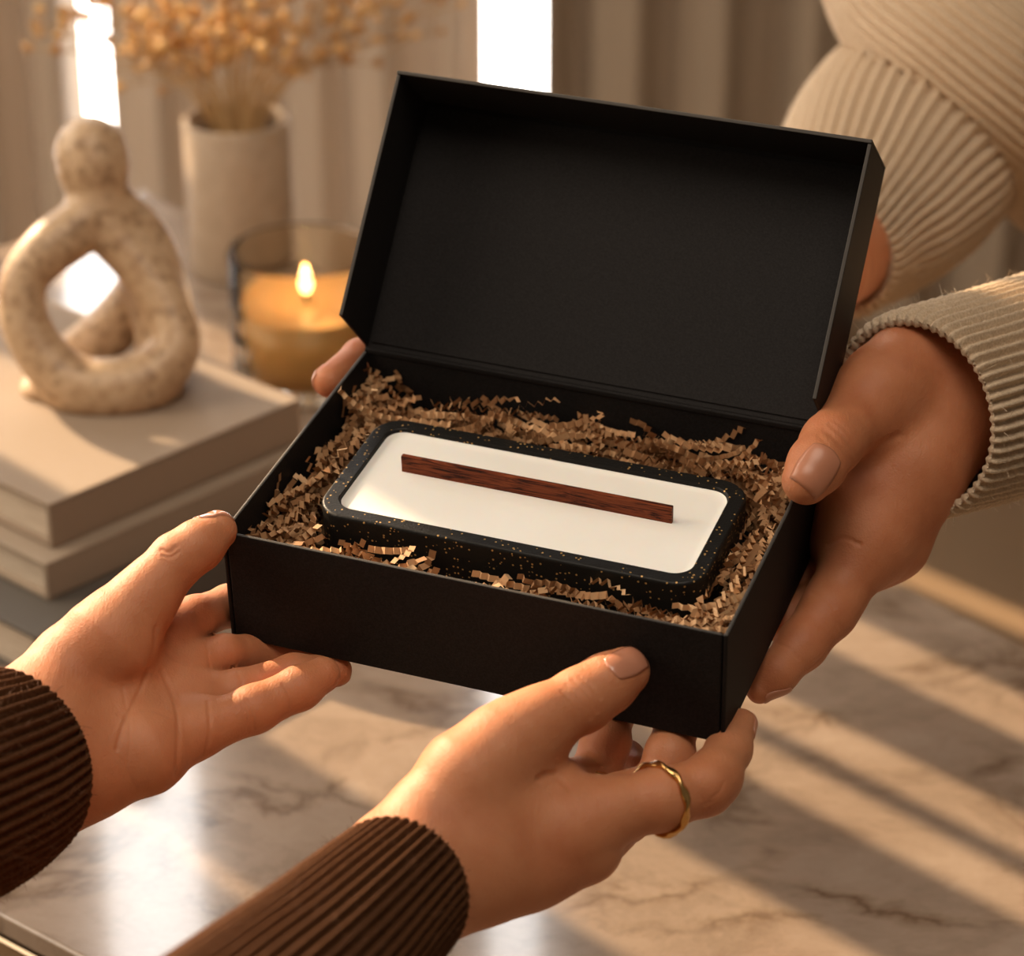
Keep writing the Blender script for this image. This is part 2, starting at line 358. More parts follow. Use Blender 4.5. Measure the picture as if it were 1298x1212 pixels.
#==HANDS==#
TOW = -FWD  # towards the viewer
UP = -DOWN
class Hand:
    """body of chains (palm) blended with separate finger chains; nodes (x, y, depth, radius mm) or (point, radius mm)"""
    def __init__(s, palm, fingers, kp=.010, kf=.005, kff=.0012, grooves=()):
        conv = lambda c: [((W(*n[:3]), n[3]*.001) if len(n) == 4 else (np.asarray(n[0]), n[1]*.001)) for n in c]
        s.palm = [conv(c) for c in palm]; s.fing = [conv(c) for c in fingers]
        s.kp, s.kf, s.kff = kp, kf, kff
        s.grooves = grooves
    def sdf(s, P):
        d = None
        for c in s.palm:
            x = chain(P, c, .004); d = x if d is None else smin(d, x, s.kp)
        f = None
        for c in s.fing:
            x = chain(P, c, .0035); f = x if f is None else smin(f, x, s.kff)
        return smin(d, f, s.kf) if f is not None else d
    def bounds(s):
        A = np.array([n[0] for c in s.palm+s.fing for n in c]); R = max(n[1] for c in s.palm+s.fing for n in c)
        return A.min(0)-R-.004, A.max(0)+R+.004
    def mesh(s, h=.0019, sub=1):
        lo, hi = s.bounds(); V, Q = implicit(s.sdf, lo, hi, h, sub)
        if s.grooves:                              # creases of the skin
            V, Q = subdivide(V, Q)
            fn = np.cross(V[Q[:, 2]]-V[Q[:, 0]], V[Q[:, 3]]-V[Q[:, 1]]); N = np.zeros_like(V)
            for k in range(4): np.add.at(N, Q[:, k], fn)
            N /= np.linalg.norm(N, axis=1)[:, None]+1e-12
            if ((V-V.mean(0))*N).sum() < 0: N = -N
            x, y, z = PIX(V); q = np.stack([x, y], 1); fac = np.clip((N@TOW-.12)/.35, 0, 1)
            dsp = np.zeros(len(V))
            for pts, wid, dep in s.grooves:
                pts = catmull(pts, 6) if len(pts) > 2 else np.array(pts, float); m = None
                for a, b in zip(pts, pts[1:]):
                    ba = b-a; t = np.clip((q-a)@ba/(ba@ba), 0, 1)
                    e = np.linalg.norm(q-a-t[:, None]*ba, axis=1); m = e if m is None else np.minimum(m, e)
                dsp = np.maximum(dsp, dep*.00042*(np.exp(-(m/(1.35*wid))**2)-.2*np.exp(-((m-2.8*wid)/(1.4*wid))**2)))
            V = V-N*(dsp*fac)[:, None]
        return V, Q
    def nail(s, c, axis, normal, length, width, name, m, parent):
        axis = axis/np.linalg.norm(axis); normal = normal-axis*(normal@axis); normal /= np.linalg.norm(normal); side = np.cross(axis, normal)
        nu, nv = 15, 13; V = []
        for i in range(nu):
            for j in range(nv):
                u = -1+2*i/(nu-1); w = -1+2*j/(nv-1)
                # square disc -> rounded rectangle
                k = 1/(max(abs(u), abs(w), 1e-9)) * 0 + 1
                uu = u*math.sqrt(1-w*w*.30); ww = w*math.sqrt(1-u*u*.30)
                V.append(c+axis*uu*length*.5+side*ww*width*.5+normal*.018)
        V = np.array(V); t = np.zeros(len(V))
        for _ in range(60):
            d = s.sdf(V-normal*t[:, None]); t += np.clip(d, -.001, .004)*.8
            t = np.minimum(t, .0178)
        S = V-normal*t[:, None]
        g = grad(s.sdf, S); g /= np.maximum(np.linalg.norm(g, axis=1), .2)[:, None]
        I, J = np.meshgrid(np.linspace(-1, 1, nu), np.linspace(-1, 1, nv), indexing='ij')
        edge = np.maximum(np.abs(I), np.abs(J)).ravel()
        top = S+g*(.00055-.00025*edge**4)[:, None]
        bot = S-g*.0006
        N = nu*nv; Vv = np.vstack([top, bot]); Fc = []
        for i in range(nu-1):
            for j in range(nv-1):
                a = i*nv+j; f = [a, a+1, a+nv+1, a+nv]; Fc.append(f); Fc.append([x+N for x in f[::-1]])
        bd = [(0*nv+j, 0*nv+j+1) for j in range(nv-1)]+[((nu-1)*nv+j+1, (nu-1)*nv+j) for j in range(nv-1)]
        bd += [((i+1)*nv, i*nv) for i in range(nu-1)]+[(i*nv+nv-1, (i+1)*nv+nv-1) for i in range(nu-1)]
        for a, b in bd: Fc.append([b, a, a+N, b+N])
        o = from_np(name, Vv, Fc, m, parent, True)
        bm = bmesh.new(); bm.from_mesh(o.data); bmesh.ops.recalc_face_normals(bm, faces=bm.faces); bm.to_mesh(o.data); bm.free()
        return o

def LXd(px, py, x): return ONP(px, py, 0, x)
def LZd(px, py, z): return ONP(px, py, 2, z)
def LYd(px, py, y): return ONP(px, py, 1, y)

# -- hand A : left hand of the person in brown, palm up
def clear(px, py, d, r, c=1.0):          # move away from the viewer until the joint clears the box
    for _ in range(200):
        q = np.abs(BI@(W(px, py, d)-BO)-np.array([0, 0, -BH/2]))-np.array([BW/2, BD/2, BH/2])
        ds = np.linalg.norm(np.maximum(q, 0))+min(max(q), 0)
        if ds >= r*.001*c: break
        d += .0005
    return (px, py, d, r)
handA = Hand(
    palm=[
        [(-260, 1075, .875, 26), (-60, 1000, .950, 27), (45, 950, .987, 26)],
        [(30, 930, .987, 22), (95, 848, 1.000, 17), (140, 812, 1.001, 17.5), (174, 772, 1.004, 12.8)],
        [(50, 960, .990, 23), (140, 885, 1.010, 14), (205, 808, 1.028, 10.5)],
        [(50, 960, .990, 22), (150, 905, 1.010, 13), (228, 850, 1.026, 10.5)],
        [(50, 975, .990, 22), (160, 930, 1.003, 13), (236, 892, 1.018, 10.5)],
        [(50, 985, .988, 20), (120, 975, .991, 16), (185, 953, .994, 15.5), (243, 926, 1.004, 10.5)],
    ],
    fingers=[
        [(162, 780, 1.004, 12.8), (196, 742, 1.006, 11.0), (224, 710, 1.009, 10.0), (252, 691, 1.012, 9.4), (276, 673, 1.017, 7.4)],
        [(205, 806, 1.028, 10.2), clear(248, 784, 1.040, 8.6), clear(290, 768, 1.048, 8.0), (LXd(325, 758, -.1088), 7.8), (LXd(345, 742, -.1082), 7.0)],
        [(226, 848, 1.026, 9.0), clear(284, 829, 1.034, 7.2), (LZd(335, 825, -.0578), 7.2), (LZd(388, 823, -.0583), 7.0)],
        [(234, 891, 1.016, 9.0), clear(300, 876, 1.024, 7.9), clear(372, 854, 1.032, 7.3), (LZd(426, 850, -.0572), 6.2)],
        [(250, 927, 1.002, 9.6), clear(322, 899, 1.010, 8.8), clear(380, 872, 1.017, 8.1), clear(409, 855, 1.022, 6.8)],
    ], kp=.012, kf=.006, kff=.0010,
    grooves=[
        ([(198, 796), (195, 828), (180, 870), (158, 915), (148, 950)], 2.6, 1.3),
        ([(205, 850), (222, 890), (226, 930), (224, 985)], 2.6, 1.2),
        ([(196, 800), (215, 830), (240, 842)], 2.2, .7),
        ([(150, 905), (190, 900), (222, 912)], 2.0, .6),
        ([(155, 870), (165, 930), (160, 975)], 1.8, .5),
        ([(120, 930), (150, 960), (172, 1000)], 1.8, .4),
        ([(264, 890), (266, 925), (261, 956)], 2.2, 1.0),
        ([(312, 888), (320, 905), (322, 924)], 1.8, .8), ([(306, 892), (313, 908), (314, 928)], 1.6, .5),
        ([(358, 867), (366, 880), (369, 897)], 1.8, .7), ([(302, 852), (307, 866)], 1.8, .5),
        ([(241, 800), (238, 780)], 1.8, .4), ([(262, 815), (266, 845)], 1.8, .5),
        ([(205, 697), (214, 700), (224, 693)], 2.2, 1.0), ([(206, 704), (216, 706), (228, 699)], 1.8, .7),
    ])
# -- hand B : right hand of the person in brown, back of the hand towards the viewer
handB = Hand(
    palm=[
        [(300, 1330, .83, 25), (420, 1205, .885, 23), (505, 1118, .938, 20.5)],
        [(505, 1115, .938, 19), (545, 1040, .945, 16), (595, 988, .950, 18), (655, 938, .958, 13.5)],
        [(510, 1115, .940, 19), (600, 1050, .952, 17), (695, 1008, .967, 13)],
        [(510, 1118, .940, 19), (610, 1075, .950, 17), (715, 1040, .962, 13.0)],
        [(512, 1122, .940, 18), (620, 1092, .950, 16), (728, 1060, .958, 13.5)],
        [(515, 1128, .940, 17), (610, 1112, .950, 14.5), (672, 1102, .954, 12.5)],
    ],
    fingers=[
        [(640, 944, .956, 14.5), (690, 912, .962, 12.2), (738, 887, .968, 11.6), (770, 866, .972, 10.6), (793, 851, .9745, 8.9)],
        [(695, 1005, .972, 12), (752, 990, 1.000, 9.6), (LZd(768, 940, -.0600), 9.0), (LZd(776, 905, -.0590), 8.0), (LZd(782, 880, -.0580), 6.8)],
        [(725, 1035, .968, 12), (835, 1000, .996, 9.8), (LZd(849, 957, -.0605), 9.0), (LZd(858, 918, -.0590), 8.0), (LZd(862, 890, -.0580), 6.8)],
        [(725, 1052, .958, 13), (775, 1028, .960, 11.8), (838, 1013, .963, 11.2), (893, 997, .970, 10.4), (905, 985, .975, 10.0), (924, 950, .990, 8.2), (939, 918, 1.0, 5.9)],
        [(670, 1104, .954, 11.5), (745, 1077, .962, 11.0), (795, 1035, .995, 9.0), (800, 985, 1.025, 8.0), (795, 960, 1.04, 7)],
    ], kp=.012, kf=.009, kff=.0010,
    grooves=[
        ([(718, 868), (732, 880), (744, 897), (748, 910)], 2.4, 0.63), ([(726, 862), (741, 875), (753, 891), (757, 902)], 2.2, 0.75),
        ([(734, 858), (749, 870), (761, 885)], 2.0, 0.57), ([(711, 876), (724, 888), (734, 902)], 1.8, 0.42),
        ([(684, 988), (692, 983), (702, 982)], 4.0, 1.60),
        ([(700, 984), (712, 990), (722, 1000)], 3.0, 0.75),
        ([(902, 1012), (912, 1004), (918, 992)], 2.0, 0.52), ([(894, 1020), (906, 1014)], 2.0, 0.38),
        ([(730, 965), (750, 972), (775, 968)], 2.0, 0.60),
    ])
# -- hand C : the near hand of the person in cream (thumb on the rim)
handC = Hand(
    palm=[
        [(1420, 470, 1.20, 31), (1290, 488, 1.135, 29), (1205, 492, 1.098, 25)],
        [(1195, 480, 1.095, 24), (1155, 462, 1.082, 18), (1108, 500, 1.066, 15.5)],
        [(1200, 490, 1.095, 23), (1150, 590, 1.075, 19), (1105, 680, 1.066, 14.5)],
        [(1205, 495, 1.095, 22), (1165, 600, 1.082, 17), (1132, 688, 1.078, 13.0)],
        [(1112, 520, 1.084, 13), (1092, 600, 1.086, 13), (1094, 665, 1.080, 13)],
        [(1108, 545, 1.088, 12), (LXd(1070, 618, .1105), 9.5), (LXd(1062, 690, .1105), 9.5), (1095, 700, 1.072, 11)],
        [(1205, 500, 1.098, 20), (1160, 610, 1.10, 15), (1125, 690, 1.10, 13)],
        [(1205, 500, 1.098, 20), (1155, 610, 1.115, 13), (1115, 690, 1.118, 11)],
    ],
    fingers=[
        [(1120, 492, 1.070, 16), (1085, 530, 1.058, 13.2), (LZd(1054, 562, .013), 11.8), (LZd(1035, 590, .012), 11.0), (LZd(1022, 609, .0095), 9.4)],
        [(1105, 680, 1.066, 14), (1060, 757, 1.058, 11.3), (1050, 775, 1.053, 11.0), (1016, 818, 1.043, 9.6), (985, 853, 1.036, 7.8), (963, 875, 1.034, 5.3)],
        [(1132, 690, 1.080, 12.5), (1062, 742, 1.090, 10.0), (LZd(1010, 780, -.060), 9), (LZd(965, 790, -.059), 7.5)],
        [(1125, 690, 1.10, 12), (1055, 730, 1.115, 9.5), (LZd(1010, 740, -.060), 9), (LZd(960, 745, -.059), 7.5)],
        [(1112, 690, 1.118, 10.5), (1050, 712, 1.135, 8.0), (LZd(1010, 705, -.060), 7.5), (LZd(975, 705, -.058), 6.5)],
    ], kp=.014, kf=.009, kff=.0012,
    grooves=[
        ([(1100, 578), (1118, 563), (1139, 552)], 4.0, 1.50),
        ([(1045, 545), (1058, 556), (1072, 574), (1080, 588)], 2.4, 0.75), ([(1052, 538), (1066, 550), (1079, 566), (1086, 578)], 2.2, 0.63),
        ([(1038, 552), (1050, 566), (1062, 584)], 2.0, 0.57), ([(1058, 534), (1074, 546)], 1.8, 0.38),
        ([(1068, 470), (1078, 455), (1092, 446)], 2.5, 0.60), ([(1072, 480), (1084, 465), (1100, 455)], 2.2, 0.52),
        ([(1050, 690), (1068, 682), (1090, 690)], 2.6, 1.20),
        ([(1062, 790), (1070, 802), (1076, 800)], 2.2, 0.52), ([(1030, 752), (1045, 758), (1058, 770)], 2.2, 0.68),
        ([(985, 815), (1000, 822), (1012, 835)], 2.0, 0.60),
        ([(1150, 700), (1162, 688)], 3.0, 0.45),
    ])
# -- hand D : the far hand of the person in cream, behind the lid
handD = Hand(
    palm=[
        [(1230, 150, 1.50, 28), (1120, 262, 1.41, 25), (1066, 312, 1.345, 22)],
        [(1060, 314, 1.335, 22), (L(.068, .150, .036), 16), (L(.020, .118, -.010), 13)],
        [(1060, 318, 1.335, 22), (L(.068, .150, .022), 16), (L(.018, .116, -.028), 13)],
        [(1060, 322, 1.335, 21), (L(.068, .150, .008), 15), (L(.020, .114, -.045), 12)],
    ],
    fingers=[
        [(L(.020, .118, -.010), 12), (L(-.035, .092, -.010), 9.5), (L(-.088, .085, -.010), 8.6), (L(-.105, .076, -.009), 8.0), (L(-.1088, .052, -.007), 7.0)],
        [(L(.018, .116, -.028), 12), (L(-.035, .090, -.027), 9.5), (L(-.088, .084, -.026), 8.6), (L(-.107, .072, -.026), 8.0), (L(-.1088, .045, -.026), 7.0)],
        [(L(.020, .114, -.045), 11.5), (L(-.03, .089, -.045), 9), (L(-.085, .083, -.044), 8.2), (L(-.106, .07, -.044), 7.4), (L(-.108, .045, -.043), 6.6)],
        [(L(.024, .114, -.055), 10.5), (L(-.015, .092, -.062), 8.5), (L(-.055, .080, -.061), 7.6), (L(-.085, .06, -.060), 6.6)],
        [(L(.075, .140, .020), 15), (L(.045, .112, .012), 11.5), (L(.022, .088, -.006), 10.5), (L(.000, .0815, -.014), 9.5)],
    ], kp=.014, kf=.009, kff=.0012)

def join_meshes(name, parts, m, parent):
    V = []; Q = []; n = 0
    for v, q in parts: V.append(v); Q.append(np.asarray(q)+n); n += len(v)
    return from_np(name, np.vstack(V), np.vstack(Q), m, parent, True)

def sleeve(nodes, ribs, amp, oval=1.0, thick=.0035, per=14, inner=.035, stitch=.0016, name='sweater_sleeve', m=None, parent=None, waves=0.0, roll=.0, seed=1):
    """nodes run from the far end to the cuff; ribbed knit tube with an open turned edge"""
    P = np.array([W(*n[:3]) if len(n) == 4 else np.array(n[0], float) for n in nodes]); R = np.array([n[-1]*.001 for n in nodes])
    C = catmull(np.column_stack([P, R]), per); R = C[:, 3]; C = C[:, :3]
    # resample evenly
    s = np.concatenate([[0], np.cumsum(np.linalg.norm(np.diff(C, axis=0), axis=1))]); ns = int(s[-1]/.0011)
    ns = min(ns, 420); si = np.linspace(0, s[-1], ns)
    C = np.stack([np.interp(si, s, C[:, i]) for i in range(3)], 1); R = np.interp(si, s, R)
    T, U, Vv = frames(C); n = ribs*6; a = np.arange(n)*2*PI/n
    rg = np.random.default_rng(seed); ph = rg.uniform(0, 6, 8)
    rows = []
    for f, bk in ((.02, .9), (.45, .8), (.8, .5), (.95, .22)):        # rounded far end
        r = R[0]*f; rows.append(C[0]-T[0]*R[0]*bk*.6+(r*np.cos(a)*oval)[:, None]*U[0]+(r*np.sin(a))[:, None]*Vv[0])
    nc = len(rows); dist = s[-1]-si
    for i in range(ns):
        rb = np.cos(ribs*a)
        prof = np.sign(rb)*np.abs(rb)**.7
        st = np.cos(2*PI*si[i]/stitch/2+np.where(np.cos(ribs*a) > 0, 0, PI))*.12
        w = waves*R[i]*(np.sin(2*a+ph[0]+si[i]*22)+.6*np.sin(3*a+ph[1]-si[i]*37)+.4*np.sin(si[i]*70+ph[2]+a))
        edge = -np.exp(-(dist[i]/.0025)**2)*.0012
        r = R[i]+amp*(prof+st)+w+edge
        rows.append(C[i]+(r*np.cos(a)*oval)[:, None]*U[i]+(r*np.sin(a))[:, None]*Vv[i])
    last = len(rows)
    for j in range(1, 14):                          # turned-in edge and inside of the cuff
        i = ns-1-int(j*j*inner/170/(si[1]-si[0])) if j > 2 else ns-1
        rr = R[i]-thick*min(1, j/2.5)
        r = rr-.3*amp*np.cos(ribs*a)
        off = T[ns-1]*(.0008 if j == 1 else 0)
        rows.append(C[i]+off+(r*np.cos(a)*oval)[:, None]*U[i]+(r*np.sin(a))[:, None]*Vv[i])
    V = np.vstack(rows); Fc = []
    k = np.arange(n); k2 = (k+1) % n
    for i in range(len(rows)-1):
        Fc.append(np.stack([i*n+k, i*n+k2, (i+1)*n+k2, (i+1)*n+k], 1))
    Fc = np.vstack(Fc)
    o = from_np(name, V, Fc, m, parent, True)
    bm = bmesh.new(); bm.from_mesh(o.data); bmesh.ops.recalc_face_normals(bm, faces=bm.faces); bm.to_mesh(o.data); bm.free()
    return o, V[nc*n:last*n].reshape(last-nc, n, 3), C, R
def fuzz(grid, C, count, length, m, parent, seed, lo=.0):
    """loose wool fibres standing off the knit"""
    rg = np.random.default_rng(seed); V = []; Fc = []
    ni, nj = grid.shape[:2]
    for _ in range(count):
        i = int(rg.uniform(lo, 1)**.6*(ni-1)); j = rg.integers(nj); p = grid[i, j]; nrm = p-C[min(i, len(C)-1)]; nrm /= np.linalg.norm(nrm)+1e-9
        d = nrm*.6+rg.normal(0, .55, 3); d /= np.linalg.norm(d); c = rg.normal(0, .5, 3)
        Lh = length*rg.uniform(.3, 1.0); pts = [p-nrm*.0006+d*Lh*t+c*Lh*.5*t*t for t in (0, .33, .66, 1)]
        w = np.cross(d, TOW); w /= np.linalg.norm(w)+1e-9; b0 = len(V); rr = .00006
        for q in pts: V += [q-w*rr, q+w*rr*.5+nrm*rr, q+w*rr]
        for t in range(3):
            for e in range(3):
                e2 = (e+1) % 3; Fc.append((b0+t*3+e, b0+t*3+e2, b0+t*3+3+e2, b0+t*3+3+e))
    o = from_np('loose_fibres', V, Fc, m, parent, False); o['kind'] = 'stuff'; return o

def U3(v): v = np.asarray(v, float); return v/np.linalg.norm(v)
QUICK = False
# ---- person in brown
p1 = empty('person', tuple(W(40, 1300, .80)), 'person in brown ribbed sweater holding the box with both hands from the near side', 'person')
body = join_meshes('body', [handA.mesh(), handB.mesh()], M['skin_a'], p1)
body['label'] = 'light skinned hands cupping the black box'
n = handA.fing[0][-1][0]; ax = U3(handA.fing[0][-1][0]-handA.fing[0][-3][0])
handA.nail(n+ax*.001, ax, U3(UP*.9-RIGHT*.5+TOW*.1), .0125, .0105, 'fingernail', M['nail'], body)
n = handA.fing[4][-1][0]; ax = U3(handA.fing[4][-1][0]-handA.fing[4][-2][0]); handA.nail(n+ax*.001, ax, U3(DOWN*.7+RIGHT*.7-TOW*.9), .009, .008, 'fingernail', M['nail'], body)
n = handA.fing[3][-1][0]; ax = U3(handA.fing[3][-1][0]-handA.fing[3][-2][0]); handA.nail(n+ax*.001, ax, U3(DOWN*.8-TOW*.9), .0095, .0085, 'fingernail', M['nail'], body)
n = handB.fing[0][-1][0]; ax = U3(handB.fing[0][-1][0]-handB.fing[0][-3][0])
handB.nail(n-ax*.0005, ax, U3(TOW*.85+UP*.42-RIGHT*.05), .0160, .0118, 'fingernail', M['nail'], body)
n = handB.fing[3][-1][0]; ax = U3(handB.fing[3][-1][0]-handB.fing[3][-2][0]); handB.nail(n+ax*.0005, ax, U3(RIGHT*.9+TOW*.05+DOWN*.3), .0095, .008, 'fingernail', M['nail'], body)
s, gA, cA, _ = sleeve([(-520, 1170, .755, 44), (-250, 1080, .865, 41), (-60, 1003, .945, 39), (18, 965, .978, 34.5)], 58, .0015, m=M['knit_brown'], parent=p1, waves=.012, seed=3)
s['label'] = 'brown ribbed sweater sleeve on the palm-up hand'; fuzz(gA, cA, 2600, .005, M['fuzz_brown'], s, 5, .4)
s, gB, cB, _ = sleeve([(120, 1500, .66, 36), (270, 1350, .77, 33), (400, 1230, .86, 29.5), (508, 1124, .930, 25.5)], 48, .0015, m=M['knit_brown'], parent=p1, waves=.010, seed=4)
s['label'] = 'brown ribbed sweater sleeve behind the thumb on the box front'; fuzz(gB, cB, 2000, .004, M['fuzz_brown'], s, 6, .4)
# ---- person in cream
p2 = empty('person', tuple(W(1700, 700, 1.45)), 'person in cream ribbed sweater reaching in from the right to hold the box', 'person')
body2 = join_meshes('body', [handC.mesh(), handD.mesh(.0024)], M['skin_b'], p2)
body2['label'] = 'tan hands, one gripping the right rim and one behind the lid'
n = handC.fing[0][-1][0]; ax = U3(handC.fing[0][-1][0]-handC.fing[0][-3][0])
handC.nail(n+ax*.0005+U3(W(1029, 606, 1.0)-W(1022, 609, 1.0))*.001, ax, U3(TOW*.80+UP*.45+RIGHT*.25), .0165, .0150, 'fingernail', M['nail_plain'], body2)
n = handC.fing[1][-1][0]; ax = U3(handC.fing[1][-1][0]-handC.fing[1][-2][0]); handC.nail(n-ax*.0035, ax, U3(RIGHT*.55+DOWN*.8+TOW*.15), .0115, .0095, 'fingernail', M['nail_plain'], body2)
n = handD.fing[0][-1][0]; ax = U3(handD.fing[0][-1][0]-handD.fing[0][-2][0]); handD.nail(n, ax, -BM[:, 0], .011, .010, 'fingernail', M['nail_plain'], body2)
s, gC, cC, _ = sleeve([((.63, 1.67, .36), 64), ((.61, 1.50, .25), 60), ((.53, 1.345, .20), 55), (1650, 360, 1.32, 50), (1420, 440, 1.20, 44), (1270, 495, 1.120, 43), (1156, 530, 1.075, 41)], 58, .0018, m=M['knit_cream'], parent=p2, waves=.012, seed=8)
s['label'] = 'cream ribbed sleeve of the hand gripping the right rim'; fuzz(gC, cC, 2600, .006, M['fuzz_cream'], s, 9, .5)
s, gD, cD, _ = sleeve([(1450, 185, 1.57, 50), (1410, 120, 1.57, 54), (1340, 85, 1.54, 59), (1240, 118, 1.48, 63), (1172, 165, 1.45, 63), (1125, 220, 1.425, 59), (1090, 278, 1.385, 46), (1072, 306, 1.352, 35), (1058, 326, 1.328, 31)], 44, .0026, m=M['knit_cream'], parent=p2, waves=.02, seed=11)
s['label'] = 'cream ribbed sleeve behind the lid'; fuzz(gD, cD, 2600, .007, M['fuzz_cream'], s, 12, .0)
s, gE, cE, _ = sleeve([((.40, 1.70, .37), 60), (1230, -440, 1.60, 62), (1150, -200, 1.50, 52), (1150, -50, 1.46, 46), (1172, 12, 1.43, 44), (1225, 58, 1.41, 43), (1300, 118, 1.42, 47), (1380, 190, 1.48, 54), (1430, 215, 1.54, 54)], 46, .0022, m=M['knit_cream'], parent=p2, waves=.02, seed=13, name='upper_sleeve')

rows = []; nn = 540; aa = np.arange(nn)*2*PI/nn
for z, ha, hb in catmull([(-.425, .165, .105), (-.40, .178, .118), (-.2, .176, .118), (.0, .172, .114), (.18, .180, .116), (.30, .182, .110), (.37, .165, .095), (.415, .115, .080), (.44, .070, .066), (.47, .058, .060), (.475, .050, .052)], 8):
    rb = 1+.010*np.cos(90*aa); sq = (np.abs(np.cos(aa))**2.6+np.abs(np.sin(aa))**2.6)**(-1/2.6)
    rows.append(np.stack([.565+ha*sq*rb*np.cos(aa), 1.70+hb*sq*rb*np.sin(aa), np.full(nn, z)], 1))
Fc = [(i*nn+k, i*nn+(k+1) % nn, (i+1)*nn+(k+1) % nn, (i+1)*nn+k) for i in range(len(rows)-1) for k in range(nn)]+[tuple(range(nn))[::-1], tuple((len(rows)-1)*nn+k for k in range(nn))]
from_np('sweater_body', np.vstack(rows), Fc, M['knit_cream'], p2)

#==ROOM THINGS==#
# ---- gift box
gb = empty('gift_box', None, 'open black cardboard gift box held by four hands', 'box', mat=BMAT)
LA, LH, LW = .7481, .1103, .0382
def wall(bm, pts, n_off):      # pts local polygon, thick by n_off
    a = [bm.verts.new(BMAT @ Vector(p)) for p in pts]; b_ = [bm.verts.new(BMAT @ (Vector(p)+Vector(n_off))) for p in pts]
    bm.faces.new(a); bm.faces.new(b_[::-1]); k = len(pts)
    for i in range(k): bm.faces.new([a[i], b_[i], b_[(i+1) % k], a[(i+1) % k]])
t = .0016; qv_ = np.array([0, -math.cos(LA), math.sin(LA)])
def card_part(name, fn, parent=gb, bev=.00035):
    bm = bmesh.new(); fn(bm); bmesh.ops.recalc_face_normals(bm, faces=bm.faces); bm.normal_update()
    for f in bm.faces:
        f.material_index = 1 if min(e.calc_length() for e in f.edges) < t*1.25 and max(abs(f.normal.dot(Vector(BM[:, 2]))), abs(f.normal.dot(Vector(BM@qv_)))) > .9 else 0
    o = obj(name, bm, M['card'], parent); o.data.materials.append(M['card_edge_lit'])
    md = o.modifiers.new('bevel', 'BEVEL'); md.width = bev; md.segments = 2; md.limit_method = 'ANGLE'
    return o
hx, hy = BW/2, BD/2
card_part('base_panel', lambda bm: box_bm(bm, 0, 0, -BH+t/2, BW-.0004, BD-.0004, t, BMAT))
def fw(bm): box_bm(bm, 0, -hy+t/2, -BH/2, BW-2*t-.0009, t, BH, BMAT)
card_part('front_wall', fw, bev=.0007)
card_part('back_wall', lambda bm: box_bm(bm, 0, hy-t/2, -BH/2, BW, t, BH, BMAT))
for sx_ in (-1, 1):
    card_part('side_wall', lambda bm: box_bm(bm, sx_*(hx-t/2), -t/2-.0001, -BH/2, t, BD-t-.0004, BH, BMAT), bev=.0006)
for sx_ in (-1, 1):
    card_part('glue_flap', lambda bm: box_bm(bm, sx_*(hx-t-.0062), -hy+t+.0003, -BH/2-.0006, .0122, .0006, BH-.0014, BMAT), bev=.0001)
pv = np.array([0, math.sin(LA), math.cos(LA)]); qv = np.array([0, -math.cos(LA), math.sin(LA)])
def LP(x, v, w): return np.array([x, hy, 0])+pv*v+qv*w
lid = card_part('lid', lambda bm: wall(bm, [LP(-hx, 0.0004, 0), LP(hx, 0.0004, 0), LP(hx, LH, 0), LP(-hx, LH, 0)], qv*t))
def lw(sx):
    def f(bm):
        x = sx*hx
        wall(bm, [LP(x, .001, t*.9), LP(x, LH-t, t*.9), LP(x, LH-t*1.05, LW-.0006), LP(x, .0055, LW-.0002)], np.array([-sx*t, 0, 0]))
    return f
card_part('lid_side', lw(-1), lid); card_part('lid_side', lw(1), lid)
card_part('lid_front', lambda bm: wall(bm, [LP(-hx, LH, t), LP(hx, LH, t), LP(hx, LH, LW), LP(-hx, LH, LW)], -pv*t), lid)
card_part('hinge_fold', lambda bm: box_bm(bm, 0, hy-.0008, 0, BW-.0006, .0024, .0026, BMAT), bev=.0006)
# inner liner panel of the lid
card_part('lid_liner', lambda bm: wall(bm, [LP(-hx+.0028, .0028, t), LP(hx-.0028, .0028, t), LP(hx-.0028, LH-.0034, t), LP(-hx+.0028, LH-.0034, t)], qv*.0007), lid, .0002)

# ---- candle in the box
def rrect(hx_, hy_, r, n=10):
    out = []
    for cx, cy, a0 in ((hx_-r, hy_-r, 0), (-hx_+r, hy_-r, 90), (-hx_+r, -hy_+r, 180), (hx_-r, -hy_+r, 270)):
        for k in range(n+1):
            a = math.radians(a0+90*k/n); out.append((cx+r*math.cos(a), cy+r*math.sin(a)))
    return out
CZ = -.0075; CC = (.0008, -.0006)
cmat = BMAT @ Matrix.Translation((CC[0], CC[1], CZ))
cd = empty('candle', None, 'rectangular cream wax candle in gold-flecked black vessel inside the gift box', 'candle', mat=cmat)
def loops(prof, m, name, parent, cap0=True, cap1=True):
    bm = bmesh.new(); rings = []
    for hx_, hy_, r, z in prof: rings.append([bm.verts.new(cmat @ Vector((x, y, z))) for x, y in rrect(hx_, hy_, r)])
    for a, b_ in zip(rings, rings[1:]):
        for k in range(len(a)): bm.faces.new([a[k], a[(k+1) % len(a)], b_[(k+1) % len(a)], b_[k]])
    if cap0: bm.faces.new(rings[0][::-1])
    if cap1: bm.faces.new(rings[-1])
    bmesh.ops.recalc_face_normals(bm, faces=bm.faces)
    o = obj(name, bm, m, parent, True)
    md = o.modifiers.new('es', 'EDGE_SPLIT'); md.split_angle = math.radians(50)
    return o
X, Y = .0787, .0363
